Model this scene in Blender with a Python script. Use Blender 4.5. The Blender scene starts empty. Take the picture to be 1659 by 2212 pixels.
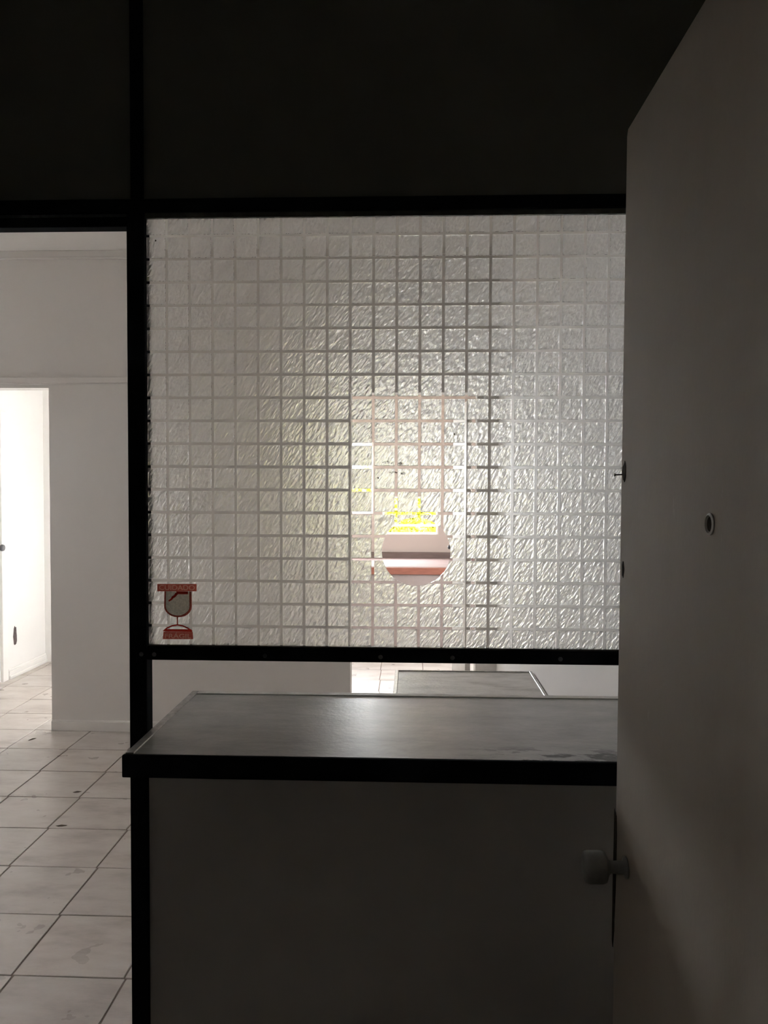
import bpy, bmesh, math, random
from mathutils import Vector, Matrix
random.seed(4)
S = bpy.context.scene
COL = S.collection

# ------------------------------------------------------------------ camera, sky, exposure
CAM_H = 1.57
YAW, PITCH, ROLL, FPX = 2.155, 1.81, 0.196, 1662.0
cam = bpy.data.cameras.new('camera')
cam.sensor_fit = 'VERTICAL'
cam.sensor_height = 24.0
cam.lens = 24.0 * FPX / 2212.0
cam.clip_start = 0.02
co = bpy.data.objects.new('camera', cam)
COL.objects.link(co)
a, b, c = (math.radians(v) for v in (YAW, PITCH, ROLL))
fwd = Vector((-math.sin(a) * math.cos(b), math.cos(a) * math.cos(b), -math.sin(b)))
rt = Vector((math.cos(a), math.sin(a), 0))
up = rt.cross(fwd)
r2 = math.cos(c) * rt + math.sin(c) * up
u2 = -math.sin(c) * rt + math.cos(c) * up
m = Matrix((r2, u2, -fwd)).transposed().to_4x4()
m.translation = (0, 0, CAM_H)
co.matrix_world = m
S.camera = co

W = bpy.data.worlds.new('overcast_sky')
S.world = W
W.use_nodes = True
bg = W.node_tree.nodes['Background']
bg.inputs[0].default_value = (0.95, 0.99, 1.03, 1)
SKY = 46.0
bg.inputs[1].default_value = SKY

S.view_settings.view_transform = 'Standard'
S.view_settings.look = 'None'
S.view_settings.exposure = 0.28
S.view_settings.gamma = 1.0
S.view_settings.use_curve_mapping = False
S.cycles.max_bounces = 24
S.cycles.diffuse_bounces = 10
S.cycles.glossy_bounces = 8
S.cycles.transmission_bounces = 16
S.cycles.transparent_max_bounces = 16
S.cycles.use_denoising = True
S.cycles.caustics_reflective = True
S.cycles.caustics_refractive = True
S.cycles.blur_glossy = 0.5
S.cycles.sample_clamp_indirect = 12.0


def portal(name, loc, rot, sx, sy):
    l = bpy.data.lights.new(name, 'AREA')
    l.shape = 'RECTANGLE'
    l.size, l.size_y = sx, sy
    l.cycles.is_portal = True
    o = bpy.data.objects.new(name, l)
    o.location = loc
    o.rotation_euler = rot
    COL.objects.link(o)


# ------------------------------------------------------------------ materials
def mat(name, col, rough=0.6, metal=0.0, spec=0.5):
    m_ = bpy.data.materials.new(name)
    m_.use_nodes = True
    p = m_.node_tree.nodes['Principled BSDF']
    p.inputs['Base Color'].default_value = (*col, 1)
    p.inputs['Roughness'].default_value = rough
    p.inputs['Metallic'].default_value = metal
    p.inputs['Specular IOR Level'].default_value = spec
    return m_, m_.node_tree.nodes, m_.node_tree.links, p


def noise(n, l, scale, detail=4, rough=0.55, stretch=(1, 1, 1), rot=(0, 0, 0), kind='Position'):
    g = n.new('ShaderNodeNewGeometry') if kind == 'Position' else n.new('ShaderNodeTexCoord')
    mp = n.new('ShaderNodeMapping')
    mp.inputs['Scale'].default_value = stretch
    mp.inputs['Rotation'].default_value = rot
    t = n.new('ShaderNodeTexNoise')
    t.inputs['Scale'].default_value = scale
    t.inputs['Detail'].default_value = detail
    t.inputs['Roughness'].default_value = rough
    l.new(g.outputs[kind], mp.inputs[0])
    l.new(mp.outputs[0], t.inputs['Vector'])
    return t


def ramp(n, l, src, stops):
    r = n.new('ShaderNodeValToRGB')
    el = r.color_ramp.elements
    while len(el) < len(stops):
        el.new(0.5)
    for e, (pos, cc) in zip(el, stops):
        e.position = pos
        e.color = (*cc, 1) if len(cc) == 3 else cc
    l.new(src, r.inputs[0])
    return r


def bump(n, l, src, p, strength=0.3, dist=0.002):
    bb = n.new('ShaderNodeBump')
    bb.inputs['Strength'].default_value = strength
    bb.inputs['Distance'].default_value = dist
    l.new(src, bb.inputs['Height'])
    l.new(bb.outputs[0], p.inputs['Normal'])
    return bb


def varied(name, c1, c2, scale, rough=0.6, bstr=0.2, bscale=None, stretch=(1, 1, 1), spec=0.4, bdist=0.002, detail=4):
    m_, n, l, p = mat(name, c1, rough, 0, spec)
    t = noise(n, l, scale, detail, 0.55, stretch)
    r = ramp(n, l, t.outputs['Fac'], [(0.3, c1), (0.7, c2)])
    l.new(r.outputs[0], p.inputs['Base Color'])
    if bstr:
        t2 = noise(n, l, bscale or scale * 8, 3)
        bump(n, l, t2.outputs['Fac'], p, bstr, bdist)
    return m_


M = {}
M['wall'] = varied('painted_wall_greige', (0.715, 0.69, 0.668), (0.75, 0.725, 0.70), 1.6, 0.75, 0.15, 60)
M['white_wall'] = varied('painted_wall_white', (0.80, 0.79, 0.775), (0.84, 0.83, 0.815), 2.0, 0.7, 0.12, 60)
M['pink_wall'] = varied('painted_wall_pinkish', (0.37, 0.305, 0.27), (0.40, 0.33, 0.29), 1.5, 0.75, 0.1, 60)
M['front_wall'] = varied('front_room_wall', (0.74, 0.72, 0.69), (0.78, 0.76, 0.73), 2.0, 0.8, 0.1, 60)
M['ceiling'] = varied('ceiling_paint', (0.82, 0.805, 0.785), (0.85, 0.835, 0.815), 2.0, 0.8, 0.1, 60)
M['grout'] = varied('floor_grout', (0.17, 0.135, 0.115), (0.24, 0.19, 0.165), 9, 0.85, 0.2, 200)
M['skirting'] = varied('skirting_paint', (0.72, 0.695, 0.67), (0.76, 0.735, 0.71), 4, 0.55, 0.05)
M['white_trim'] = varied('white_trim_paint', (0.80, 0.79, 0.77), (0.84, 0.83, 0.81), 4, 0.45, 0.05)
M['black_metal'] = varied('black_painted_steel', (0.006, 0.007, 0.009), (0.010, 0.011, 0.014), 30, 0.7, 0.05, 300, spec=0.03)
M['screw'] = varied('dull_screw_metal', (0.10, 0.10, 0.105), (0.16, 0.16, 0.165), 200, 0.45, 0.0)
M['bead'] = varied('glazing_bead_dark', (0.05, 0.05, 0.045), (0.08, 0.078, 0.07), 60, 0.25, 0.05, 300)
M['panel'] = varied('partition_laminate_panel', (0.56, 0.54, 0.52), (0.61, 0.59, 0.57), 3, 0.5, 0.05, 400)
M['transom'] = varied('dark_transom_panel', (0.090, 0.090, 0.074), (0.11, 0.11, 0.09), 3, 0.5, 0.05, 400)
M['pale_door'] = varied('pale_beige_door_paint', (0.40, 0.375, 0.35), (0.45, 0.42, 0.39), 4, 0.6, 0.05)
M['bench_wood'] = varied('reddish_brown_wood', (0.17, 0.055, 0.035), (0.23, 0.085, 0.055), 14, 0.5, 0.1, 120, (1, 8, 8))
M['bench_front'] = varied('mauve_painted_board', (0.22, 0.175, 0.16), (0.25, 0.20, 0.185), 4, 0.6, 0.05)
M['bench_top'] = varied('pale_pink_board', (0.23, 0.17, 0.16), (0.27, 0.20, 0.19), 5, 0.8, 0.05, 90, (1, 6, 6), spec=0.15)
M['bench_back'] = varied('dark_brown_board', (0.09, 0.06, 0.052), (0.13, 0.088, 0.078), 6, 0.6, 0.1, 90, (1, 6, 6))
M['hole_dark'] = varied('bare_dark_wood_hole', (0.02, 0.014, 0.010), (0.05, 0.035, 0.025), 120, 0.9, 0.3, 300)
M['chip'] = varied('exposed_plaster_dark', (0.06, 0.045, 0.045), (0.13, 0.10, 0.095), 60, 0.9, 0.3, 200)
M['ground'] = varied('pale_outside_paving', (0.42, 0.40, 0.36), (0.50, 0.48, 0.43), 3, 0.9, 0.2, 30)
M['leaf'] = varied('yellow_green_leaf', (0.30, 0.36, 0.045), (0.50, 0.44, 0.05), 5, 0.6, 0.1, 60)
M['stem'] = varied('shrub_stem', (0.10, 0.07, 0.04), (0.16, 0.11, 0.06), 30, 0.8, 0.2)
M['debris'] = varied('dry_debris', (0.05, 0.04, 0.03), (0.12, 0.09, 0.06), 80, 0.9, 0.2)


def make_tile():
    m_, n, l, p = mat('beige_ceramic_tile', (0.5, 0.47, 0.44), 0.32, 0, 0.45)
    t = noise(n, l, 3.2, 6, 0.62, (1.0, 2.6, 1), (0, 0, 0.5))
    r = ramp(n, l, t.outputs['Fac'], [(0.28, (0.34, 0.295, 0.265)), (0.5, (0.47, 0.425, 0.39)), (0.72, (0.54, 0.50, 0.465))])
    oi = n.new('ShaderNodeObjectInfo')
    mx = n.new('ShaderNodeMix')
    mx.data_type = 'RGBA'
    mx.blend_type = 'MULTIPLY'
    mx.inputs[0].default_value = 1
    r2_ = ramp(n, l, oi.outputs['Random'], [(0, (0.93, 0.93, 0.93)), (1, (1.03, 1.02, 1.01))])
    l.new(r.outputs[0], mx.inputs[6])
    l.new(r2_.outputs[0], mx.inputs[7])
    l.new(mx.outputs[2], p.inputs['Base Color'])
    t2 = noise(n, l, 7, 3)
    rr = ramp(n, l, t2.outputs['Fac'], [(0.3, (0.26, 0.26, 0.26)), (0.7, (0.42, 0.42, 0.42))])
    l.new(rr.outputs[0], p.inputs['Roughness'])
    bump(n, l, t2.outputs['Fac'], p, 0.05, 0.003)
    return m_


M['tile'] = make_tile()


def make_door_paint():
    m_, n, l, p = mat('old_beige_door_paint', (0.5, 0.47, 0.42), 0.6, 0, 0.3)
    t = noise(n, l, 2.6, 5, 0.6)
    r = ramp(n, l, t.outputs['Fac'], [(0.3, (0.41, 0.36, 0.30)), (0.55, (0.465, 0.415, 0.355)), (0.75, (0.50, 0.445, 0.385))])
    # scuffs
    t3 = noise(n, l, 22, 5, 0.7, (1, 1, 0.35))
    r3 = ramp(n, l, t3.outputs['Fac'], [(0.70, (0, 0, 0)), (0.78, (1, 1, 1))])
    mx = n.new('ShaderNodeMix')
    mx.data_type = 'RGBA'
    l.new(r3.outputs[0], mx.inputs[0])
    l.new(r.outputs[0], mx.inputs[6])
    mx.inputs[7].default_value = (0.56, 0.52, 0.46, 1)
    l.new(mx.outputs[2], p.inputs['Base Color'])
    t2 = noise(n, l, 90, 4, 0.6, (1, 1, 0.5))
    bump(n, l, t2.outputs['Fac'], p, 0.35, 0.0015)
    return m_


M['door'] = make_door_paint()


def make_counter(name, c1, c2, c3, stains=True, rough=(0.34, 0.48)):
    m_, n, l, p = mat(name, c2, 0.28, 0, 0.9)
    p.inputs['Coat Weight'].default_value = 1.0 if stains else 0.0
    p.inputs['Coat Roughness'].default_value = 0.33
    t = noise(n, l, 6, 8, 0.7, (0.8, 2.2, 1), (0, 0, 0.2))
    r = ramp(n, l, t.outputs['Fac'], [(0.3, c1), (0.52, c2), (0.75, c3)])
    out = r.outputs[0]
    if stains:
        # dark spill marks near the front edge
        g = n.new('ShaderNodeNewGeometry')
        sp = n.new('ShaderNodeSeparateXYZ')
        l.new(g.outputs['Position'], sp.inputs[0])
        wx = n.new('ShaderNodeMapRange')
        wx.inputs[1].default_value, wx.inputs[2].default_value = 0.08, 0.20
        l.new(sp.outputs[0], wx.inputs[0])
        wy = n.new('ShaderNodeMapRange')
        wy.inputs[1].default_value, wy.inputs[2].default_value = 1.535, 1.49
        l.new(sp.outputs[1], wy.inputs[0])
        ts = noise(n, l, 26, 5, 0.65, (0.55, 1.6, 1))
        rs = ramp(n, l, ts.outputs['Fac'], [(0.50, (0, 0, 0)), (0.56, (1, 1, 1))])
        m1 = n.new('ShaderNodeMath'); m1.operation = 'MULTIPLY'
        m2 = n.new('ShaderNodeMath'); m2.operation = 'MULTIPLY'
        l.new(wx.outputs[0], m1.inputs[0]); l.new(wy.outputs[0], m1.inputs[1])
        l.new(m1.outputs[0], m2.inputs[0]); l.new(rs.outputs[0], m2.inputs[1])
        mx = n.new('ShaderNodeMix'); mx.data_type = 'RGBA'
        l.new(m2.outputs[0], mx.inputs[0])
        l.new(out, mx.inputs[6])
        mx.inputs[7].default_value = (0.02, 0.018, 0.015, 1)
        out = mx.outputs[2]
        inv = n.new('ShaderNodeMath'); inv.operation = 'SUBTRACT'
        inv.inputs[0].default_value = 1.0
        l.new(m2.outputs[0], inv.inputs[1])
        l.new(inv.outputs[0], p.inputs['Coat Weight'])   # dried spills are matt
    l.new(out, p.inputs['Base Color'])
    t2 = noise(n, l, 9, 4, 0.6)
    rr = ramp(n, l, t2.outputs['Fac'], [(0.3, (rough[0],) * 3), (0.7, (rough[1],) * 3)])
    l.new(rr.outputs[0], p.inputs['Roughness'])
    t3 = noise(n, l, 75, 4, 0.6)
    bump(n, l, t3.outputs['Fac'], p, 0.6, 0.0022)
    return m_


M['counter'] = make_counter('worn_grey_laminate', (0.07, 0.07, 0.062), (0.185, 0.185, 0.17), (0.30, 0.30, 0.28))
M['desk'] = make_counter('worn_pale_laminate', (0.26, 0.24, 0.215), (0.46, 0.44, 0.41), (0.60, 0.58, 0.55), False, (0.4, 0.55))


def make_alu():
    m_, n, l, p = mat('dull_aluminium_edging', (0.42, 0.415, 0.40), 0.38, 0.85, 0.5)
    t = noise(n, l, 60, 4, 0.6, (1, 1, 1))
    r = ramp(n, l, t.outputs['Fac'], [(0.3, (0.30, 0.29, 0.275)), (0.7, (0.50, 0.49, 0.475))])
    l.new(r.outputs[0], p.inputs['Base Color'])
    bump(n, l, t.outputs['Fac'], p, 0.15, 0.0008)
    return m_


M['alu'] = make_alu()
M['lip'] = varied('pale_worn_edging', (0.50, 0.48, 0.45), (0.60, 0.575, 0.545), 40, 0.5, 0.1, 200)
M['knob'] = varied('dull_steel_knob', (0.22, 0.22, 0.21), (0.28, 0.28, 0.265), 90, 0.3, 0.0, spec=0.8)


def make_glass(name, rough, ior, relief):
    m_, n, l, p = mat(name, (0.97, 0.975, 0.965), rough)
    p.inputs['Transmission Weight'].default_value = 1.0
    p.inputs['IOR'].default_value = ior
    if relief:
        t = noise(n, l, 125, 1.5, 0.5, (1 / 1.45, 1 / 5.0, 1 / 0.62), (0, 0.60, 0))
        t.inputs['Vector'].links[0].from_node.vector_type = 'TEXTURE'   # strokes lean like the pressed pattern
        bump(n, l, t.outputs['Fac'], p, 1.0, relief)
    return m_


M['glass_clear'] = make_glass('clear_glass', 0.0, 1.45, 0)
M['glass_relief'] = make_glass('hammered_relief_glass', 0.43, 1.40, 0.0040)
M['glass_thin'] = make_glass('window_glass', 0.0, 1.45, 0)


def make_film(name, col, trans):
    m_ = bpy.data.materials.new(name)
    m_.use_nodes = True
    n, l = m_.node_tree.nodes, m_.node_tree.links
    n.clear()
    o = n.new('ShaderNodeOutputMaterial')
    d = n.new('ShaderNodeBsdfDiffuse'); d.inputs[0].default_value = (*col, 1)
    tr = n.new('ShaderNodeBsdfTranslucent')
    t = noise(n, l, 320, 2)
    r = ramp(n, l, t.outputs['Fac'], [(0.3, tuple(v * 0.8 for v in col)), (0.7, tuple(min(1, v * 1.15) for v in col))])
    l.new(r.outputs[0], tr.inputs[0])
    mx = n.new('ShaderNodeMixShader'); mx.inputs[0].default_value = trans
    l.new(d.outputs[0], mx.inputs[1]); l.new(tr.outputs[0], mx.inputs[2])
    l.new(mx.outputs[0], o.inputs[0])
    return m_


def make_grime():
    m_ = bpy.data.materials.new('greasy_grime')
    m_.use_nodes = True
    n, l = m_.node_tree.nodes, m_.node_tree.links
    n.clear()
    o = n.new('ShaderNodeOutputMaterial')
    d = n.new('ShaderNodeBsdfDiffuse'); d.inputs[0].default_value = (0.05, 0.05, 0.045, 1)
    tr = n.new('ShaderNodeBsdfTransparent')
    t = noise(n, l, 220, 4, 0.7)
    r = ramp(n, l, t.outputs['Fac'], [(0.40, (0, 0, 0)), (0.62, (0.95, 0.95, 0.95))])
    mx = n.new('ShaderNodeMixShader')
    l.new(r.outputs[0], mx.inputs[0])
    l.new(tr.outputs[0], mx.inputs[1]); l.new(d.outputs[0], mx.inputs[2])
    l.new(mx.outputs[0], o.inputs[0])
    return m_


M['grime'] = make_grime()
M['film_red'] = make_film('red_printed_film', (0.46, 0.105, 0.075), 0.9)
M['film_dark'] = make_film('dark_red_printed_film', (0.40, 0.03, 0.02), 0.9)
M['film_pale'] = make_film('pale_printed_film', (0.60, 0.30, 0.24), 0.9)
M['film_grey'] = make_film('grey_sticker_film', (0.50, 0.46, 0.39), 0.9)


# ------------------------------------------------------------------ builders
def tag(o, label=None, cat=None, group=None, kind=None):
    for k_, v in (('label', label), ('category', cat), ('group', group), ('kind', kind)):
        if v:
            o[k_] = v
    return o


def link(o, parent=None):
    COL.objects.link(o)
    if parent is not None:
        o.parent = parent
        o.matrix_parent_inverse = Matrix.Translation(parent.location).inverted()
    return o


def empty(name, loc, label, cat, group=None, kind=None):
    o = bpy.data.objects.new(name, None)
    o.empty_display_size = 0.05
    o.location = loc
    COL.objects.link(o)
    return tag(o, label, cat, group, kind)


def box(bm, lo, hi, bev=0.0, seg=1):
    xs, ys, zs = zip(lo, hi)
    vs = [bm.verts.new((x, y, z)) for x in xs for y in ys for z in zs]
    idx = [(0, 1, 3, 2), (4, 6, 7, 5), (0, 4, 5, 1), (2, 3, 7, 6), (0, 2, 6, 4), (1, 5, 7, 3)]
    fs = [bm.faces.new([vs[i] for i in f]) for f in idx]
    if bev:
        es = list({e for f in fs for e in f.edges})
        bmesh.ops.bevel(bm, geom=es, offset=bev, segments=seg, profile=0.5, affect='EDGES')


def obj(name, bm, material, parent=None, smooth=False):
    bmesh.ops.recalc_face_normals(bm, faces=bm.faces)
    me = bpy.data.meshes.new(name)
    bm.to_mesh(me)
    bm.free()
    me.materials.append(M[material] if isinstance(material, str) else material)
    if smooth:
        for p in me.polygons:
            p.use_smooth = True
    o = bpy.data.objects.new(name, me)
    return link(o, parent)


def boxes(name, material, lst, parent=None, bev=0.0, seg=1):
    bm = bmesh.new()
    for lo, hi in lst:
        box(bm, lo, hi, bev, seg)
    return obj(name, bm, material, parent)


def lathe(bm, prof, origin, axis, n=32):
    # prof: list of (radius, distance along axis)
    ax = Vector(axis).normalized()
    t = Vector((0, 0, 1)) if abs(ax.z) < 0.9 else Vector((1, 0, 0))
    e1 = ax.cross(t).normalized()
    e2 = ax.cross(e1)
    o = Vector(origin)
    rings = []
    for r_, d_ in prof:
        rings.append([bm.verts.new(o + ax * d_ + (e1 * math.cos(2 * math.pi * k / n) + e2 * math.sin(2 * math.pi * k / n)) * r_) for k in range(n)])
    for A, B in zip(rings, rings[1:]):
        for k in range(n):
            bm.faces.new((A[k], A[(k + 1) % n], B[(k + 1) % n], B[k]))
    bm.faces.new(rings[0][::-1])
    bm.faces.new(rings[-1])


def prism(bm, pts, y0, y1):
    # polygon in the x,z plane, given thickness along y
    A = [bm.verts.new((x, y0, z)) for x, z in pts]
    B = [bm.verts.new((x, y1, z)) for x, z in pts]
    n = len(pts)
    bm.faces.new(A)
    bm.faces.new(B[::-1])
    for k in range(n):
        bm.faces.new((A[k], B[k], B[(k + 1) % n], A[(k + 1) % n]))


# ------------------------------------------------------------------ setting: key dimensions
YP = 1.587            # camera-side face of the partition
YW = 4.83             # back wall of the room behind the partition
XR = 0.53             # right wall of that room
XL = -3.28            # left wall of the corridor
XM = -4.05            # left wall of the middle room
CEIL = 3.055
YB = 8.5              # outer wall of the far room
XB = 1.75             # right wall of the far room
YA = 6.72             # end wall of the corridor
XS = -1.60            # wall between corridor and far room
FR = (-1.75, 0.66, -1.7)  # front room: left, right, rear

# floor with single tiles
fl = boxes('floor', 'grout', [((-4.3, -2.0, -0.12), (2.0, 8.75, -0.004))])
tag(fl, 'beige ceramic tile floor running through all the rooms', 'floor', kind='structure')
PX, PY, GAP = 0.367, 0.3505, 0.0065
bm = bmesh.new()
box(bm, (-PX / 2 + GAP / 2, -PY / 2 + GAP / 2, -0.007), (PX / 2 - GAP / 2, PY / 2 - GAP / 2, 0.0), 0.0014, 1)
bmesh.ops.recalc_face_normals(bm, faces=bm.faces)
tile_me = bpy.data.meshes.new('tile')
bm.to_mesh(tile_me)
bm.free()
tile_me.materials.append(M['tile'])
rest = bmesh.new()
count = 0
for j in range(-10, 18):
    cy = 2.378 + PY * (j + 0.5)
    for i in range(-10, 9):
        cx = -1.28 + PX * (i + 0.5) - 0.022 * (cy - 2.4)
        if cx - PX / 2 < -4.25 or cx + PX / 2 > 1.98 or cy > 8.5:
            continue
        seen = (1.9 < cy < 7.2 and -3.4 < cx < -0.6) or (5.6 < cy < 7.5 and -0.9 < cx < 0.5)
        if cy < 4.9 and cx < -2.8:
            seen = False
        if seen and count < 290:
            o = bpy.data.objects.new('tile', tile_me)
            o.location = (cx, cy, random.uniform(-0.0006, 0.0002))
            o.rotation_euler = (random.uniform(-0.002, 0.002), random.uniform(-0.002, 0.002), random.uniform(-0.003, 0.003))
            link(o, fl)
            count += 1
        else:
            box(rest, (cx - PX / 2 + GAP / 2, cy - PY / 2 + GAP / 2, -0.007), (cx + PX / 2 - GAP / 2, cy + PY / 2 - GAP / 2, 0.0))
tag(obj('tile_field', rest, 'tile', fl), kind='stuff')

# ceilings
tag(boxes('ceiling', 'ceiling', [((-4.25, 1.72, CEIL), (2.0, 8.75, CEIL + 0.12))]), 'pale painted ceiling above the lit rooms behind the partition', 'ceiling', kind='structure')
tag(boxes('ceiling_front', 'front_wall', [((-1.9, -1.9, 2.9), (0.8, 1.630, 3.0))]), 'dark ceiling above the unlit front room', 'ceiling', kind='structure')

# front room walls
tag(boxes('wall_front_left', 'front_wall', [((FR[0] - 0.12, FR[2], 0), (FR[0], 1.63, 2.9))]), 'dim side wall left of the camera in the front room', 'wall', kind='structure')
tag(boxes('wall_front_right', 'front_wall', [((FR[1], FR[2], 0), (FR[1] + 0.12, 1.63, 2.9))]), 'dim side wall behind the open beige door', 'wall', kind='structure')
tag(boxes('wall_front_rear', 'front_wall', [((FR[0] - 0.12, FR[2] - 0.12, 0), (FR[1] + 0.12, FR[2], 2.9))]), 'dim rear wall behind the camera', 'wall', kind='structure')
tag(boxes('wall_hinge', 'front_wall', [((0.392, 0.42, 0), (FR[1] + 0.05, 0.502, 2.9))]), 'short dim wall stub carrying the open beige door', 'wall', kind='structure')

# wall left (one piece down to the corridor end)
DL = (5.24, 6.025, 2.12)          # white door in the corridor wall
tag(boxes('wall_left', 'white_wall', [
    ((XL - 0.15, YW + 0.13, 0), (XL, DL[0], CEIL)),
    ((XL - 0.15, DL[0], DL[2]), (XL, DL[1], CEIL)), ((XL - 0.15, DL[1], 0), (XL, YA + 0.15, CEIL))]),
    'white wall with a door and a chipped patch, seen through the left doorway', 'wall', kind='structure')

tag(boxes('wall_middle_front', 'wall', [
    ((XM - 0.15, YP, 0), (FR[0] - 0.12, 1.63, CEIL + 0.12)), ((FR[0] - 0.12, YP + 0.045, 2.9), (0.80, 1.72, CEIL + 0.12))]),
    'greige wall beside and above the black-framed partition', 'wall', kind='structure')
WM = (4.46, 4.79, 1.50, 1.88)     # window in the left wall: y0, y1, z0, z1
tag(boxes('wall_middle_left', 'wall', [
    ((XM - 0.15, 1.63, 0), (XM, WM[0], CEIL)), ((XM - 0.15, WM[1], 0), (XM, YW + 0.13, CEIL)),
    ((XM - 0.15, WM[0], 0), (XM, WM[1], WM[2])), ((XM - 0.15, WM[0], WM[3]), (XM, WM[1], CEIL))]),
    'greige wall with a small window at the left end of the middle room', 'wall', kind='structure')
portal('daylight_middle', (XM - 0.16, (WM[0] + WM[1]) / 2, (WM[2] + WM[3]) / 2), (0, math.radians(-90), 0), WM[3] - WM[2], WM[1] - WM[0])

# back wall with two door openings
D1 = (-3.25, -2.318, 2.197)
D2 = (-0.393, 0.397, 2.165)
tag(boxes('wall_back', 'wall', [
    ((XM, YW, 0), (D1[0], YW + 0.13, CEIL)), ((D1[0], YW, D1[2]), (D1[1], YW + 0.13, CEIL)),
    ((D1[1], YW, 0), (D2[0], YW + 0.13, CEIL)), ((D2[0], YW, D2[2]), (D2[1], YW + 0.13, CEIL)),
    ((D2[1], YW, 0), (XB + 0.15, YW + 0.13, CEIL))]),
    'plain greige wall with two doorways at the back of the middle room', 'wall', kind='structure')
tag(boxes('wall_right', 'wall', [((XR, 1.63, 0), (XR + 0.12, YW, CEIL))]), 'plain greige side wall behind the counter, seen past the worn desk', 'wall', kind='structure')
tag(boxes('baseboard_back', 'skirting', [((D1[1], YW - 0.013, 0), (D2[0], YW, 0.062)), ((D1[1], YW - 0.008, 0.062), (D2[0], YW, 0.068))], bev=0.002),
    'low greige skirting board along the back wall', 'baseboard', kind='structure')
tag(boxes('trim_1', 'wall', [((XM, YW - 0.020, CEIL - 0.045), (XR, YW, CEIL)), ((XM, YW - 0.028, CEIL - 0.052), (XR, YW, CEIL - 0.040))], bev=0.003),
    'narrow cornice where the back wall meets the ceiling', 'cornice', kind='structure')
tag(boxes('trim_2', 'wall', [((XM, YW - 0.016, 2.226), (D2[0], YW, 2.262)), ((XM, YW - 0.006, 2.216), (D2[0], YW, 2.226))], bev=0.0015),
    'flat band running across the back wall just above the doorway', 'trim', kind='structure')

# corridor
WA = (-2.06, -1.64, 0.35, 2.25)
tag(boxes('wall_corridor', 'white_wall', [
    ((XL, YA, 0), (WA[0], YA + 0.15, CEIL)), ((WA[1], YA, 0), (XS, YA + 0.15, CEIL)),
    ((WA[0], YA, 0), (WA[1], YA + 0.15, WA[2])), ((WA[0], YA, WA[3]), (WA[1], YA + 0.15, CEIL))]),
    'bright white end wall of the corridor beyond the left doorway', 'wall', kind='structure')
portal('daylight_corridor', ((WA[0] + WA[1]) / 2, YA + 0.16, (WA[2] + WA[3]) / 2), (math.radians(-90), 0, 0), WA[1] - WA[0], WA[3] - WA[2])
tag(boxes('wall_divider', 'white_wall', [((XS, YW + 0.13, 0), (XS + 0.12, YB, CEIL))]), 'white wall dividing the corridor from the far room', 'wall', kind='structure')
bbx = [((XL, DL[1] + 0.06, 0.0), (XL + 0.020, YA, 0.030)), ((XL, DL[1] + 0.06, 0.030), (XL + 0.014, YA, 0.068)), ((XL, DL[1] + 0.06, 0.068), (XL + 0.008, YA, 0.085))]
tag(boxes('baseboard_corridor', 'white_trim', bbx, bev=0.002), 'white stepped skirting board along the bright corridor wall', 'baseboard', kind='structure')

# far room
WF1 = (-1.46, -0.437, 1.279, 2.072)  # hidden left part widened to send more daylight forward
WF2 = (-0.34, 0.281, 1.053, 1.475)
tag(boxes('wall_far', 'pink_wall', [
    ((XS + 0.12, YB, 0), (XB, YB + 0.14, WF2[2])), ((XS + 0.12, YB, WF1[3]), (XB, YB + 0.14, CEIL)),
    ((XS + 0.12, YB, WF2[2]), (WF1[0], YB + 0.14, WF1[3])),
    ((WF1[0], YB, WF2[2]), (WF1[1], YB + 0.14, WF1[2])),
    ((WF1[1], YB, WF2[2]), (WF2[0], YB + 0.14, WF1[3])),
    ((WF2[0], YB, WF2[3]), (WF2[1], YB + 0.14, WF1[3])),
    ((WF2[1], YB, WF2[2]), (XB, YB + 0.14, WF1[3]))]),
    'pinkish far wall with two small windows, seen through the round hole', 'wall', kind='structure')
WB = (5.6, 6.4, 1.0, 2.2)  # unseen opening added to brighten the far room
tag(boxes('wall_far_right', 'pink_wall', [
    ((XB, YW + 0.13, 0), (XB + 0.15, WB[0], CEIL)), ((XB, WB[1], 0), (XB + 0.15, YB + 0.14, CEIL)),
    ((XB, WB[0], 0), (XB + 0.15, WB[1], WB[2])), ((XB, WB[0], WB[3]), (XB + 0.15, WB[1], CEIL))]),
    'pinkish side wall of the far room with an unseen opening added for light', 'wall', kind='structure')
portal('added_daylight_far_right', (XB + 0.16, (WB[0] + WB[1]) / 2, (WB[2] + WB[3]) / 2), (0, math.radians(90), 0), WB[3] - WB[2], WB[1] - WB[0])
portal('daylight_far', ((WF2[0] + WF2[1]) / 2, YB + 0.15, (WF2[2] + WF2[3]) / 2), (math.radians(-90), 0, 0), WF2[1] - WF2[0], WF2[3] - WF2[2])
portal('daylight_far_small', ((WF1[0] + WF1[1]) / 2, YB + 0.15, (WF1[2] + WF1[3]) / 2), (math.radians(-90), 0, 0), WF1[1] - WF1[0], WF1[3] - WF1[2])


def window(name, x0, x1, z0, z1, bars, label):
    w = empty(name, ((x0 + x1) / 2, YB + 0.03, z0), label, 'window', kind='structure')
    t = 0.022
    boxes('window_frame', 'white_trim', [((x0, YB + 0.02, z0), (x0 + t, YB + 0.06, z1)), ((x1 - t, YB + 0.02, z0), (x1, YB + 0.06, z1)),
                                         ((x0 + t, YB + 0.02, z0), (x1 - t, YB + 0.06, z0 + t)), ((x0 + t, YB + 0.02, z1 - t), (x1 - t, YB + 0.06, z1))], w, 0.002)
    for z in bars:
        boxes('window_bar', 'white_trim', [((x0 + t, YB + 0.028, z - 0.011), (x1 - t, YB + 0.052, z + 0.011))], w, 0.002)
    return w


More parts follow.
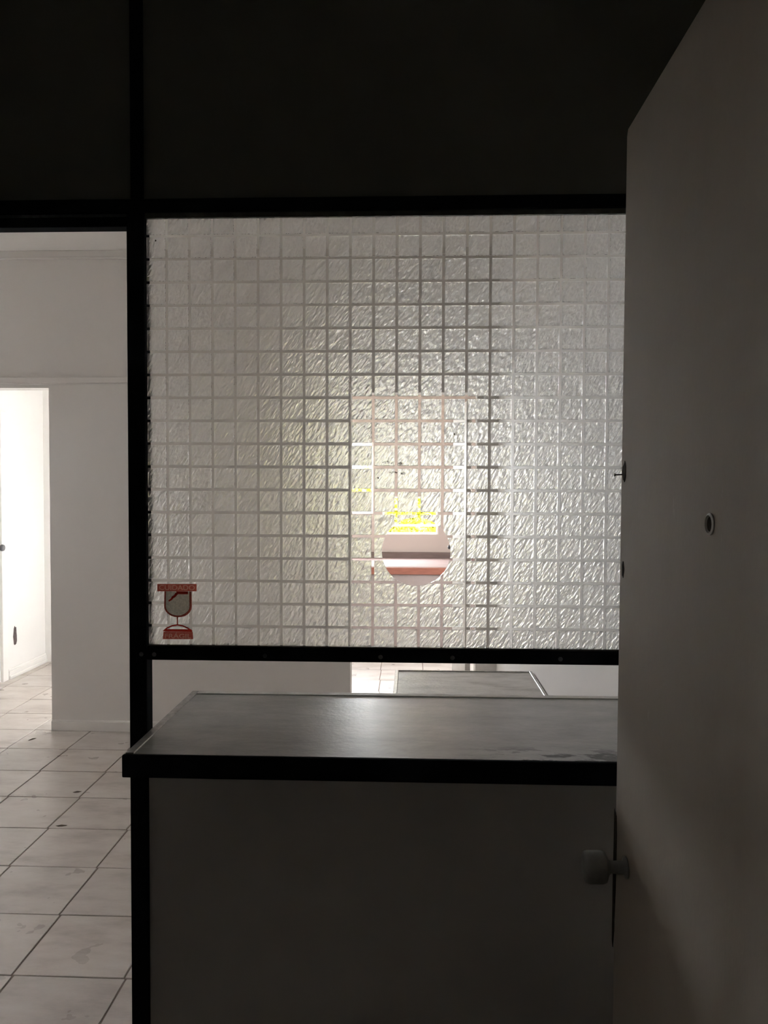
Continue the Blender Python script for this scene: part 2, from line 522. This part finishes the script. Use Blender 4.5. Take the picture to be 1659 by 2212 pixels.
# pale door leaf standing open inside the far doorway
d3 = empty('door_3', (D2[1] - 0.02, YW + 0.15, 0), 'pale door leaf standing open inside the far doorway behind the glass', 'door', kind='structure')
bm = bmesh.new()
box(bm, (-0.035, 0.0, 0.01), (0.0, 0.74, 2.13), 0.002)
o = obj('door_leaf', bm, 'pale_door', d3)
bm = bmesh.new()
lathe(bm, [(0.018, 0), (0.018, 0.003), (0.007, 0.005), (0.007, 0.020), (0.015, 0.026), (0.016, 0.034), (0.010, 0.042)], (-0.035, 0.68, 1.135), (-1, 0, 0), 18)
k3 = obj('knob', bm, 'screw', d3, True)
for o in (o, k3):
    o.matrix_parent_inverse = Matrix.Identity(4)
d3.rotation_euler = (0, 0, math.radians(3.6))


window('window_2', *WF2, (1.152, 1.33), 'low window with white bars and yellow-green leaves behind it')
window('window_3', *WF1, (), 'glaring white window, widened out of view, at the left of the far wall')

# outside
tag(boxes('ground', 'ground', [((-14, 8.75, -0.3), (14, 26, -0.12)), ((2.0, -4, -0.3), (14, 8.75, -0.12)), ((-14, -4, -0.3), (-4.3, 8.75, -0.12))]), 'pale paved ground outside the building', 'ground', kind='structure')

# ------------------------------------------------------------------ partition
wp = empty('wall_partition', (0, YP, 0), 'black-framed partition with dark panels above and below the patterned glass', 'partition', kind='structure')
PXL, PXR = -0.595, -0.558
OPL = -1.40
boxes('post', 'black_metal', [((PXL, YP, 0), (PXR, YP + 0.036, 2.137))], wp, 0.0015)
boxes('post', 'black_metal', [((OPL - 0.04, YP, 0), (OPL, YP + 0.036, 2.137))], wp, 0.0015)
boxes('upper_post', 'black_metal', [((-0.5855, YP - 0.002, 2.164), (-0.5615, YP + 0.03, 2.9))], wp, 0.0015)
boxes('header_rail', 'black_metal', [((FR[0], YP - 0.001, 2.137), (FR[1], YP + 0.040, 2.164))], wp, 0.0015)
boxes('door_head', 'black_metal', [((OPL, YP + 0.002, 2.1085), (PXL, YP + 0.034, 2.1285))], wp, 0.0015)
boxes('door_head_highlight', 'screw', [((OPL, YP + 0.010, 2.1285), (PXL, YP + 0.030, 2.137))], wp)  # recessed strip in lighter metal paints the highlight line under the rail
boxes('sill_rail', 'black_metal', [((PXR, YP, 1.2065), (XR, YP + 0.036, 1.2335))], wp, 0.0015)
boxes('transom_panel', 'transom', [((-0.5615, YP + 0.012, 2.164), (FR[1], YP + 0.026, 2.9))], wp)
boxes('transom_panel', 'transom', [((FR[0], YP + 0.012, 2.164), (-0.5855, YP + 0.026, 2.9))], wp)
boxes('lower_panel', 'panel', [((PXR, YP + 0.010, 0.0), (FR[1], YP + 0.026, 1.008))], wp)
boxes('side_panel', 'panel', [((FR[0], YP + 0.010, 0.0), (OPL - 0.04, YP + 0.026, 2.137))], wp)
for sx in (-0.5695, -0.542, -0.308, -0.066, 0.083, 0.305):
    bm = bmesh.new()
    lathe(bm, [(0.0048, 0), (0.0046, 0.0012), (0.003, 0.0022), (0.0012, 0.0022)], (sx, YP + 0.0002, 1.2182), (0, -1, 0), 14)
    obj('screw', bm, 'screw', wp)

# patterned glass
GZ0, GZ1, GX0, GX1 = 1.2335, 2.137, PXR, XR
GY, GT = 1.6035, 0.004
w1 = empty('window_1', ((GX0 + GX1) / 2, GY, GZ0), 'large patterned glass pane of small squares with a round hole, in the black frame', 'window', kind='structure')
boxes('glazing_bead', 'bead', [((GX0, GY - 0.012, GZ1 - 0.011), (GX1, GY - 0.004, GZ1))], w1, 0.001)
boxes('glazing_bead', 'bead', [((GX0, GY - 0.012, GZ0), (GX1, GY - 0.004, GZ0 + 0.004))], w1, 0.001)
LW = 0.0058
xl = [-0.5163 + 0.0481 * k for k in range(22)]
zl = [2.0927 - 0.048 * k for k in range(18)]
HC, HR = (0.007, 1.4365), 0.0715


def cut(o):
    bm_ = bmesh.new()
    lathe(bm_, [(HR, -0.02), (HR, 0.02)], (HC[0], GY, HC[1]), (0, 1, 0), 96)
    bmesh.ops.recalc_face_normals(bm_, faces=bm_.faces)
    me = bpy.data.meshes.new('cutter')
    bm_.to_mesh(me)
    bm_.free()
    c_ = bpy.data.objects.new('cutter', me)
    COL.objects.link(c_)
    md = o.modifiers.new('b', 'BOOLEAN')
    md.operation = 'DIFFERENCE'
    md.solver = 'EXACT'
    md.object = c_
    dg = bpy.context.evaluated_depsgraph_get()
    new = bpy.data.meshes.new_from_object(o.evaluated_get(dg))
    o.modifiers.clear()
    old = o.data
    o.data = new
    bpy.data.meshes.remove(old)
    bpy.data.objects.remove(c_)
    bpy.data.meshes.remove(me)


# lattice of clear bands
cx_ = [GX0]
for x in xl:
    cx_ += [x - LW / 2, x + LW / 2]
cx_.append(GX1)
zasc = sorted(zl)
cz_ = [GZ0]
for z in zasc:
    cz_ += [z - LW / 2, z + LW / 2]
cz_.append(GZ1)
bm = bmesh.new()
vmap = {}


def gv(i, j, s):
    if (i, j, s) not in vmap:
        vmap[(i, j, s)] = bm.verts.new((cx_[i], GY + s * GT * 0.40, cz_[j]))
    return vmap[(i, j, s)]


NX, NZ = len(cx_) - 1, len(cz_) - 1
solid = lambda i, j: 0 <= i < NX and 0 <= j < NZ and (i % 2 == 1 or j % 2 == 1)
for i in range(NX):
    for j in range(NZ):
        if not solid(i, j):
            continue
        bm.faces.new((gv(i, j, -1), gv(i + 1, j, -1), gv(i + 1, j + 1, -1), gv(i, j + 1, -1)))
        bm.faces.new((gv(i, j, 1), gv(i, j + 1, 1), gv(i + 1, j + 1, 1), gv(i + 1, j, 1)))
        for di, dj, p, q in ((-1, 0, (0, 0), (0, 1)), (1, 0, (1, 0), (1, 1)), (0, -1, (0, 0), (1, 0)), (0, 1, (0, 1), (1, 1))):
            if not solid(i + di, j + dj):
                bm.faces.new((gv(i + p[0], j + p[1], -1), gv(i + q[0], j + q[1], -1), gv(i + q[0], j + q[1], 1), gv(i + p[0], j + p[1], 1)))
pane = obj('pane', bm, 'glass_clear', w1)
cut(pane)


def open_sides(me):
    # one pressed sheet: no glass walls between the squares and the clear bands, only the rim of the hole
    b_ = bmesh.new()
    b_.from_mesh(me)
    dead = []
    for f in b_.faces:
        c_ = f.calc_center_median()
        if abs(f.normal.y) < 0.1 and abs(math.hypot(c_.x - HC[0], c_.z - HC[1]) - HR) > 0.0004:
            dead.append(f)
    bmesh.ops.delete(b_, geom=dead, context='FACES')
    b_.to_mesh(me)
    b_.free()


open_sides(pane.data)
YL, INS = GT * 0.40, 0.0012


def relief_square(bm_, x0, x1, z0, z1, closed=False):
    # pressed square: sloping margin up from the clear bands on both faces
    for sgn in (-1, 1):
        o_ = [bm_.verts.new((x, sgn * YL + GY, z)) for x, z in ((x0, z0), (x1, z0), (x1, z1), (x0, z1))]
        i_ = [bm_.verts.new((x, sgn * GT / 2 + GY, z)) for x, z in ((x0 + INS, z0 + INS), (x1 - INS, z0 + INS), (x1 - INS, z1 - INS), (x0 + INS, z1 - INS))]
        fs = [bm_.faces.new(i_)] + [bm_.faces.new((o_[k], o_[(k + 1) % 4], i_[(k + 1) % 4], i_[k])) for k in range(4)]
        for f in fs:
            f.normal_update()
            if f.normal.y * sgn < 0:
                f.normal_flip()


def add_square(bm_, name, parent):
    me = bpy.data.meshes.new(name)
    bm_.to_mesh(me)
    bm_.free()
    me.materials.append(M['glass_relief'])
    return link(bpy.data.objects.new(name, me), parent)


full = bmesh.new()
SQX, SQZ = 0.0481 - LW, 0.048 - LW
relief_square(full, -SQX / 2, SQX / 2, -SQZ / 2, SQZ / 2)
bmesh.ops.translate(full, verts=full.verts, vec=(0, -GY, 0))
full_me = bpy.data.meshes.new('glass_square')
full.to_mesh(full_me)
full.free()
full_me.materials.append(M['glass_relief'])
cells = []
for i in range(0, NX, 2):
    for j in range(0, NZ, 2):
        x0, x1, z0, z1 = cx_[i], cx_[i + 1], cz_[j], cz_[j + 1]
        mx_, mz_ = (x0 + x1) / 2, (z0 + z1) / 2
        if math.hypot(max(abs(x0 - HC[0]), abs(x1 - HC[0])), max(abs(z0 - HC[1]), abs(z1 - HC[1]))) < HR:
            continue
        near = math.hypot(max(x0 - HC[0], 0, HC[0] - x1), max(z0 - HC[1], 0, HC[1] - z1)) < HR
        isfull = abs(x1 - x0 - SQX) < 1e-4 and abs(z1 - z0 - SQZ) < 1e-4
        cells.append((mx_ > 0.42, not isfull, abs(mx_), x0, x1, z0, z1, near, isfull))
cells.sort(key=lambda t: t[:3])
rest = bmesh.new()
for k, (_, _, _, x0, x1, z0, z1, near, isfull) in enumerate(cells):
    if k >= 300 and not near:
        relief_square(rest, x0, x1, z0, z1)
    elif isfull and not near:
        o = bpy.data.objects.new('glass_square', full_me)
        o.location = ((x0 + x1) / 2, GY, (z0 + z1) / 2)
        link(o, pane)
    elif near:
        o = boxes('glass_square', 'glass_relief', [((x0, GY - YL, z0), (x1, GY + YL, z1))], pane)
        cut(o)
        open_sides(o.data)
    else:
        b_ = bmesh.new()
        relief_square(b_, x0, x1, z0, z1)
        add_square(b_, 'glass_square', pane)
tag(add_square(rest, 'glass_square_field', pane), kind='stuff')

# dirt on the camera side of the glass
def grime(x, z, rx, rz, seed, material='grime'):
    rnd = random.Random(seed)
    b_ = bmesh.new()
    n_ = 16
    pts_ = []
    for k in range(n_):
        q = rnd.uniform(0.6, 1.1)
        pts_.append((x + rx * q * math.cos(2 * math.pi * k / n_), z + rz * q * math.sin(2 * math.pi * k / n_)))
    f = b_.faces.new([b_.verts.new((px, GY - GT / 2 - 0.0003, pz)) for px, pz in pts_])
    f.normal_update()
    if f.normal.y > 0:
        f.normal_flip()
    obj('grime_spot', b_, material, pane)


for k, (gx, gz, ra, rb) in enumerate(((-0.0515, 1.6225, 0.014, 0.0035), (-0.026, 1.621, 0.007, 0.003), (-0.041, 1.602, 0.011, 0.003), (-0.021, 1.600, 0.007, 0.003))):
    grime(gx, gz, ra, rb, 40 + k)
for k, (gx, gz) in enumerate(((-0.0726, 1.590), (0.0847, 1.6813), (-0.5385, 2.083))):
    grime(gx, gz, 0.0016, 0.0024, 60 + k, 'hole_dark')

# ------------------------------------------------------------------ counter through the partition
CZ = 1.056
CX0, CX1, CY0, CY1 = -0.553, 0.528, 1.447, 1.905
ct = empty('counter', (0, 1.68, CZ - 0.045), 'worn grey counter top with black front edge passing under the patterned glass', 'counter')
# keep clear of the partition post: the slab starts right of it
boxes('counter_top', 'counter', [((CX0 + 0.016, CY0 + 0.004, CZ - 0.028), (CX1, CY1 - 0.0225, CZ - 0.0012))], ct, 0.0006)
boxes('front_edge', 'black_metal', [((CX0 - 0.004, CY0 - 0.006, CZ - 0.045), (CX1, CY0 + 0.004, CZ - 0.001))], ct, 0.003, 2)
bm = bmesh.new()
box(bm, (CX0, CY0 + 0.004, CZ - 0.030), (CX0 + 0.0165, CY1, CZ + 0.001), 0.001)
obj('edge_strip', bm, 'alu', ct)
bm = bmesh.new()
box(bm, (CX0 + 0.0165, CY1 - 0.022, CZ - 0.030), (CX1, CY1, CZ + 0.0012), 0.0008)
tag(obj('edge_strip', bm, 'lip', ct), 'pale worn strip along the far edge')
for bx_ in (-0.30, 0.30):
    bm = bmesh.new()
    prism(bm, [(bx_ - 0.012, CZ - 0.028), (bx_ + 0.012, CZ - 0.028), (bx_ + 0.012, CZ - 0.20), (bx_ - 0.012, CZ - 0.20)], YP + 0.027, YP + 0.047)
    box(bm, (bx_ - 0.012, YP + 0.047, CZ - 0.048), (bx_ + 0.012, CY1 - 0.05, CZ - 0.028))
    obj('bracket', bm, 'black_metal', ct)

# ------------------------------------------------------------------ fragile sticker on the glass
SY = GY - GT / 2 - 0.0004
st = empty('warning_sticker', (-0.497, SY, 1.30), 'red and grey sticker of a cracked goblet reading CUIDADO FRÁGIL, on the glass corner', 'sticker')


def sheet(name, polys, material, dy=0.0):
    bm_ = bmesh.new()
    for pts in polys:
        f = bm_.faces.new([bm_.verts.new((x, SY - dy, z)) for x, z in pts])
        f.normal_update()
        if f.normal.y > 0:
            f.normal_flip()
    me = bpy.data.meshes.new(name)
    bm_.to_mesh(me)
    bm_.free()
    me.materials.append(M[material])
    return link(bpy.data.objects.new(name, me), st)


def flat(name, pts, material, dy=0.0):
    return sheet(name, [pts], material, dy)


def strip(name, pts, wds, material, dy=0.0002):
    P = [Vector(p) for p in pts]
    L, R_ = [], []
    for k, p in enumerate(P):
        d = (P[min(k + 1, len(P) - 1)] - P[max(k - 1, 0)]).normalized()
        nn = Vector((-d.y, d.x)) * wds[k] / 2
        L.append(p + nn)
        R_.append(p - nn)
    quads = [[tuple(L[k]), tuple(L[k + 1]), tuple(R_[k + 1]), tuple(R_[k])] for k in range(len(P) - 1)]
    return sheet(name, quads, material, dy)


bowl = []
for k in range(0, 13):
    an = math.pi + math.pi * k / 12
    bowl.append((-0.4955 + 0.0275 * math.cos(an), 1.3180 + 0.0215 * math.sin(an)))
bowl_fill = [(-0.5228, 1.3495)] + bowl + [(-0.4680, 1.3495)]
flat('bowl', bowl_fill, 'film_grey')
strip('bowl_outline', [(-0.5222, 1.3495)] + [(x, z) for x, z in bowl] + [(-0.4686, 1.3495)], [0.0036] * 9 + [0.0048] * 6, 'film_red')
strip('rim', [(-0.4985, 1.3468), (-0.4735, 1.3468)], [0.006, 0.006], 'film_dark')
strip('crack', [(-0.4975, 1.3455), (-0.5020, 1.3395), (-0.5065, 1.3370), (-0.5090, 1.3330), (-0.5150, 1.3290)], [0.006, 0.005, 0.005, 0.004, 0.003], 'film_dark')
strip('stem', [(-0.4965, 1.2975), (-0.4965, 1.2785)], [0.0026, 0.0026], 'film_red')
strip('foot_arc', [(-0.5265, 1.2650), (-0.5190, 1.2715), (-0.5080, 1.2765), (-0.4965, 1.2785), (-0.4850, 1.2765), (-0.4740, 1.2715), (-0.4650, 1.2650)], [0.003] * 7, 'film_dark')
strip('foot_band', [(-0.5235, 1.2668), (-0.4665, 1.2668)], [0.0055, 0.0055], 'film_dark', 0.0003)


def text_mesh(body, x, z, width, height, depth):
    cu = bpy.data.curves.new('lettering', 'FONT')
    cu.body = body
    cu.size = 1.0
    cu.offset = 0.015
    cu.extrude = 0.5 if depth else 0.0
    to = bpy.data.objects.new('lettering', cu)
    COL.objects.link(to)
    dg = bpy.context.evaluated_depsgraph_get()
    me = bpy.data.meshes.new_from_object(to.evaluated_get(dg))
    bpy.data.objects.remove(to)
    bpy.data.curves.remove(cu)
    xs_ = [v.co.x for v in me.vertices]
    ys_ = [v.co.y for v in me.vertices]
    x0_, x1_, y0_, y1_ = min(xs_), max(xs_), min(ys_), max(ys_)
    for v in me.vertices:
        px = (v.co.x - x0_) / (x1_ - x0_) - 0.5
        py = (v.co.y - y0_) / (y1_ - y0_) - 0.5
        v.co = (x + px * width, SY - 0.0001 - v.co.z * depth, z + py * height)
    me.materials.clear()
    return me


def banner(body, pts, x, z, width, height):
    # red band with the letters cut out of it, pale letters filling the gaps
    bm_ = bmesh.new()
    prism(bm_, pts, SY - 0.002, SY)
    o = obj('banner', bm_, 'film_red', st)
    c_ = bpy.data.objects.new('cutter', text_mesh(body, x, z, width, height, 0.02))
    COL.objects.link(c_)
    md = o.modifiers.new('b', 'BOOLEAN')
    md.operation, md.solver, md.object = 'DIFFERENCE', 'EXACT', c_
    md.use_self = True
    new = bpy.data.meshes.new_from_object(o.evaluated_get(bpy.context.evaluated_depsgraph_get()))
    o.modifiers.clear()
    bpy.data.objects.remove(c_)
    b2 = bmesh.new()
    b2.from_mesh(new)
    bmesh.ops.delete(b2, geom=[f for f in b2.faces if f.normal.y > -0.7], context='FACES')
    for v in b2.verts:
        v.co.y = SY - 0.0001
    b2.to_mesh(new)
    b2.free()
    o.data = new
    me = text_mesh(body, x, z, width, height, 0.0)
    me.materials.append(M['film_pale'])
    link(bpy.data.objects.new('lettering', me), st)


banner('CUIDADO', [(-0.5392, 1.3495), (-0.4552, 1.3502), (-0.4552, 1.3657), (-0.5392, 1.3650)], -0.4972, 1.3577, 0.076, 0.0108)
banner('FRÁGIL', [(-0.5280, 1.2480), (-0.4630, 1.2486), (-0.4640, 1.2640), (-0.5265, 1.2636)], -0.4955, 1.2560, 0.056, 0.0118)

# ------------------------------------------------------------------ open door on the right
DX, DYE, DYH, DTOP, DTH = 0.345, 1.284, 0.505, 2.152, 0.036
dr = empty('door_1', (DX + DTH / 2, (DYE + DYH) / 2, 0), 'old beige flush door standing open on the right, with a peephole and steel knob', 'door', kind='structure')
bm = bmesh.new()
lean = 0.024
pr = [(DYH, 0.008), (DYE + lean, 0.008), (DYE, DTOP - 0.010), (DYE - 0.006, DTOP), (DYH, DTOP)]
A = [bm.verts.new((DX, y, z)) for y, z in pr]
B = [bm.verts.new((DX + DTH, y, z)) for y, z in pr]
bm.faces.new(A)
bm.faces.new(B[::-1])
for k in range(len(pr)):
    bm.faces.new((A[k], B[k], B[(k + 1) % len(pr)], A[(k + 1) % len(pr)]))
bmesh.ops.bevel(bm, geom=list(bm.edges), offset=0.0012, segments=2, affect='EDGES')
leaf = obj('door_leaf', bm, 'door', dr)
bm = bmesh.new()
lathe(bm, [(0.0130, 0), (0.0130, 0.0018), (0.0105, 0.0030), (0.0092, 0.0012), (0.0088, 0.0004)], (DX, 0.905, 1.529), (-1, 0, 0), 24)
tag(obj('peephole', bm, 'alu', dr), 'empty round peephole ring')
bm = bmesh.new()
lathe(bm, [(0.0086, 0.0), (0.0086, 0.0006)], (DX - 0.0004, 0.905, 1.529), (-1, 0, 0), 24)
obj('peephole_bore', bm, 'hole_dark', dr)


def ragged(name, y, z, ry, rz, parent, material='hole_dark', x=DX, t=0.0008, seed=1):
    rnd = random.Random(seed)
    bm_ = bmesh.new()
    pts = []
    for k in range(14):
        an = 2 * math.pi * k / 14
        q = rnd.uniform(0.75, 1.1)
        pts.append((y + ry * q * math.cos(an), z + rz * q * math.sin(an)))
    A_ = [bm_.verts.new((x - t, yy, zz)) for yy, zz in pts]
    B_ = [bm_.verts.new((x + 0.0004, yy, zz)) for yy, zz in pts]
    bm_.faces.new(A_)
    bm_.faces.new(B_[::-1])
    for k in range(14):
        bm_.faces.new((A_[k], B_[k], B_[(k + 1) % 14], A_[(k + 1) % 14]))
    return obj(name, bm_, material, parent)


ragged('bolt_hole', 1.272, 1.597, 0.010, 0.018, dr, seed=2)
ragged('bolt_hole', 1.272, 1.438, 0.006, 0.0135, dr, seed=3)
bm = bmesh.new()
lathe(bm, [(0.0012, 0), (0.0012, 0.012), (0.0026, 0.0125), (0.0026, 0.0145)], (DX, 1.280, 1.593), (-1, 0.1, -0.05), 10)
obj('loose_screw', bm, 'screw', dr)
# broken lock edge
bm = bmesh.new()
pts = [(1.305, 1.0267), (1.3066, 0.9539), (1.3083, 0.9203), (1.3106, 0.7971), (1.3061, 0.7859), (1.2994, 0.8195), (1.2932, 0.8755), (1.2898, 0.9315), (1.2881, 0.9875), (1.2915, 1.0189)]
A = [bm.verts.new((DX - 0.0008, y, z)) for y, z in pts]
B = [bm.verts.new((DX + 0.0005, y, z)) for y, z in pts]
bm.faces.new(A)
bm.faces.new(B[::-1])
for k in range(len(pts)):
    bm.faces.new((A[k], B[k], B[(k + 1) % len(pts)], A[(k + 1) % len(pts)]))
tag(obj('splintered_edge', bm, 'hole_dark', dr), 'dark splintered wood at the lock edge')
bm = bmesh.new()
lathe(bm, [(0.017, 0.0), (0.017, 0.002), (0.015, 0.004), (0.0105, 0.0055), (0.0095, 0.026), (0.014, 0.030), (0.0235, 0.034), (0.0255, 0.040), (0.0255, 0.060), (0.0235, 0.066), (0.018, 0.069)], (DX, 1.230, 0.962), (-1, 0, 0), 32)
obj('knob', bm, 'knob', dr, True)

# ------------------------------------------------------------------ white corridor door with knob and chipped patch
d2 = empty('door_2', (XL, (DL[0] + DL[1]) / 2, 0), 'white door with dark knob at the extreme left, in the corridor wall', 'door', kind='structure')
boxes('door_leaf', 'white_trim', [((XL - 0.045, DL[0] + 0.03, 0.006), (XL - 0.010, DL[1] - 0.03, DL[2] - 0.03))], d2, 0.002)
boxes('door_frame', 'white_trim', [((XL - 0.06, DL[1] - 0.03, 0), (XL + 0.012, DL[1] + 0.05, DL[2] + 0.05)), ((XL - 0.06, DL[0] - 0.05, 0), (XL + 0.012, DL[0] + 0.03, DL[2] + 0.05)),
                                   ((XL - 0.06, DL[0] + 0.03, DL[2] - 0.03), (XL + 0.012, DL[1] - 0.03, DL[2] + 0.05))], d2, 0.003)
bm = bmesh.new()
lathe(bm, [(0.026, 0), (0.026, 0.004), (0.010, 0.006), (0.009, 0.03), (0.024, 0.04), (0.027, 0.05), (0.024, 0.062), (0.012, 0.068)], (XL - 0.010, DL[1] - 0.078, 1.085), (1, 0, 0), 20)
obj('knob', bm, 'screw', d2, True)
ragged('chipped_patch', 6.198, 0.335, 0.032, 0.095, bpy.data.objects['wall_left'], 'chip', XL + 0.001, -0.0012, 7)

# ------------------------------------------------------------------ desk behind the counter
DZ = 0.765
dk = empty('desk', (0.23, 2.85, 0), 'worn pale desk with aluminium edging against the right wall', 'desk')
kx0, kx1, ky0, ky1 = -0.074, 0.524, 2.25, 3.37
boxes('desk_top', 'desk', [((kx0 + 0.014, ky0 + 0.012, DZ - 0.026), (kx1 - 0.012, ky1 - 0.010, DZ - 0.001))], dk)
boxes('edge_strip', 'alu', [((kx0, ky0, DZ - 0.028), (kx0 + 0.014, ky1, DZ + 0.002))], dk, 0.001)
boxes('edge_strip', 'alu', [((kx1 - 0.012, ky0, DZ - 0.028), (kx1, ky1, DZ + 0.003))], dk, 0.001)
boxes('edge_strip', 'alu', [((kx0 + 0.014, ky1 - 0.010, DZ - 0.028), (kx1 - 0.012, ky1, DZ + 0.003))], dk, 0.001)
boxes('edge_strip', 'alu', [((kx0 + 0.014, ky0, DZ - 0.028), (kx1 - 0.012, ky0 + 0.012, DZ + 0.002))], dk, 0.001)
for lx in (kx0 + 0.04, kx1 - 0.07):
    for ly in (ky0 + 0.05, ky1 - 0.08):
        boxes('leg', 'black_metal', [((lx, ly, 0), (lx + 0.03, ly + 0.03, DZ - 0.028))], dk, 0.002)
boxes('apron', 'desk', [((kx0 + 0.05, ky1 - 0.07, DZ - 0.12), (kx1 - 0.05, ky1 - 0.055, DZ - 0.028))], dk)

# small fitting on the wall beside the far doorway
wf = empty('wall_fitting', (0.452, YW, 1.99), 'small white fitting on the wall beside the far doorway, behind the glass', 'fitting')
boxes('backplate', 'white_trim', [((0.437, YW - 0.012, 1.99), (0.467, YW, 2.145))], wf, 0.003)
for z_ in (2.010, 2.068, 2.125):
    bm = bmesh.new()
    lathe(bm, [(0.010, 0), (0.014, 0.012), (0.015, 0.022), (0.011, 0.030)], (0.452, YW - 0.012, z_), (0, -1, 0), 14)
    obj('stud', bm, 'white_trim', wf, True)

# ------------------------------------------------------------------ long bench seen through the round hole
bn = empty('bench', (0.3, 7.95, 0), 'long low bench with pale pink top and reddish-brown edge under the far window', 'bench')
bx0, bx1 = XS + 0.16, 1.70
boxes('bench_top', 'bench_top', [((bx0, 7.52, 0.762), (bx1, 8.44, 0.796))], bn, 0.004)
boxes('front_edge', 'bench_wood', [((bx0, 7.495, 0.722), (bx1, 7.52, 0.790))], bn, 0.003)
boxes('front_board', 'bench_front', [((bx0, 7.525, 0.0), (bx1, 7.545, 0.722))], bn)
boxes('back_board', 'bench_back', [((bx0, 8.44, 0.0), (bx1, 8.465, 0.862))], bn, 0.003)

# ------------------------------------------------------------------ shrubs outside the far window
def shrub(cx0, cy0, h, r, n, seed, label):
    rnd = random.Random(seed)
    e = empty('shrub', (cx0, cy0, -0.12), label, 'shrub', 'shrubs outside the far window')
    bs = bmesh.new()
    for k in range(5):
        an = k * 1.26
        lathe(bs, [(0.012, 0), (0.009, h * 0.5), (0.004, h * 0.85)], (cx0 + 0.03 * math.cos(an), cy0 + 0.03 * math.sin(an), -0.12), (0.35 * math.cos(an), 0.35 * math.sin(an), 1), 6)
    obj('stem', bs, 'stem', e)
    bl = bmesh.new()
    for k in range(n):
        u = rnd.random() ** 0.4
        th, ph = rnd.uniform(0, 2 * math.pi), math.acos(rnd.uniform(-1, 1))
        p = Vector((cx0 + r * u * math.sin(ph) * math.cos(th), cy0 + r * u * math.sin(ph) * math.sin(th), h * 0.55 + h * 0.5 * u * math.cos(ph)))
        d = Vector((rnd.gauss(0, 1), rnd.gauss(0, 1), rnd.gauss(0.2, 0.8))).normalized()
        s = d.cross(Vector((rnd.gauss(0, 1), rnd.gauss(0, 1), rnd.gauss(0, 1)))).normalized()
        up_ = d.cross(s) * 0.012
        L_, w_ = rnd.uniform(0.07, 0.12), rnd.uniform(0.018, 0.03)
        a0, a1, a2, a3 = p, p + d * L_ * 0.5 + s * w_ , p + d * L_, p + d * L_ * 0.5 - s * w_
        mid = p + d * L_ * 0.5 - up_
        v = [bl.verts.new(q) for q in (a0, a1, a2, a3, mid)]
        bl.faces.new((v[0], v[1], v[4])); bl.faces.new((v[1], v[2], v[4]))
        bl.faces.new((v[2], v[3], v[4])); bl.faces.new((v[3], v[0], v[4]))
    tag(obj('foliage', bl, 'leaf', e), kind='stuff')
    return e


shrub(-0.50, 9.9, 1.75, 0.44, 4200, 1, 'yellow-green shrub left of centre beyond the barred far window')
shrub(0.56, 9.9, 1.75, 0.44, 4200, 2, 'yellow-green shrub on the right beyond the barred far window')
shrub(0.03, 11.0, 2.3, 0.62, 6000, 3, 'taller yellow-green shrub at the back beyond the barred far window')

# ------------------------------------------------------------------ scraps on the tile floor
for k, (x, y, L_, an, lab) in enumerate(((-1.718, 3.847, 0.022, 0.3, 'dark scrap on the tiles, middle one of three'),
                                         (-1.619, 3.456, 0.026, 0.15, 'dark scrap on the tiles, nearest to the black post'),
                                         (-2.356, 4.648, 0.030, 1.1, 'small dry scrap on the bright tiles by the left doorway'))):
    bm = bmesh.new()
    n = 9
    ring = [(x + math.cos(an) * L_ * math.cos(t) * (1 + 0.2 * math.sin(3 * t)) - math.sin(an) * 0.009 * math.sin(t),
             y + math.sin(an) * L_ * math.cos(t) + math.cos(an) * 0.009 * math.sin(t)) for t in [2 * math.pi * q / n for q in range(n)]]
    A = [bm.verts.new((px, py, 0.0004)) for px, py in ring]
    cvt = bm.verts.new((x, y, 0.006))
    bm.faces.new(A[::-1])
    for q in range(n):
        bm.faces.new((A[q], A[(q + 1) % n], cvt))
    tag(obj('floor_scrap', bm, 'debris'), lab, 'scrap', 'scraps on the tile floor')
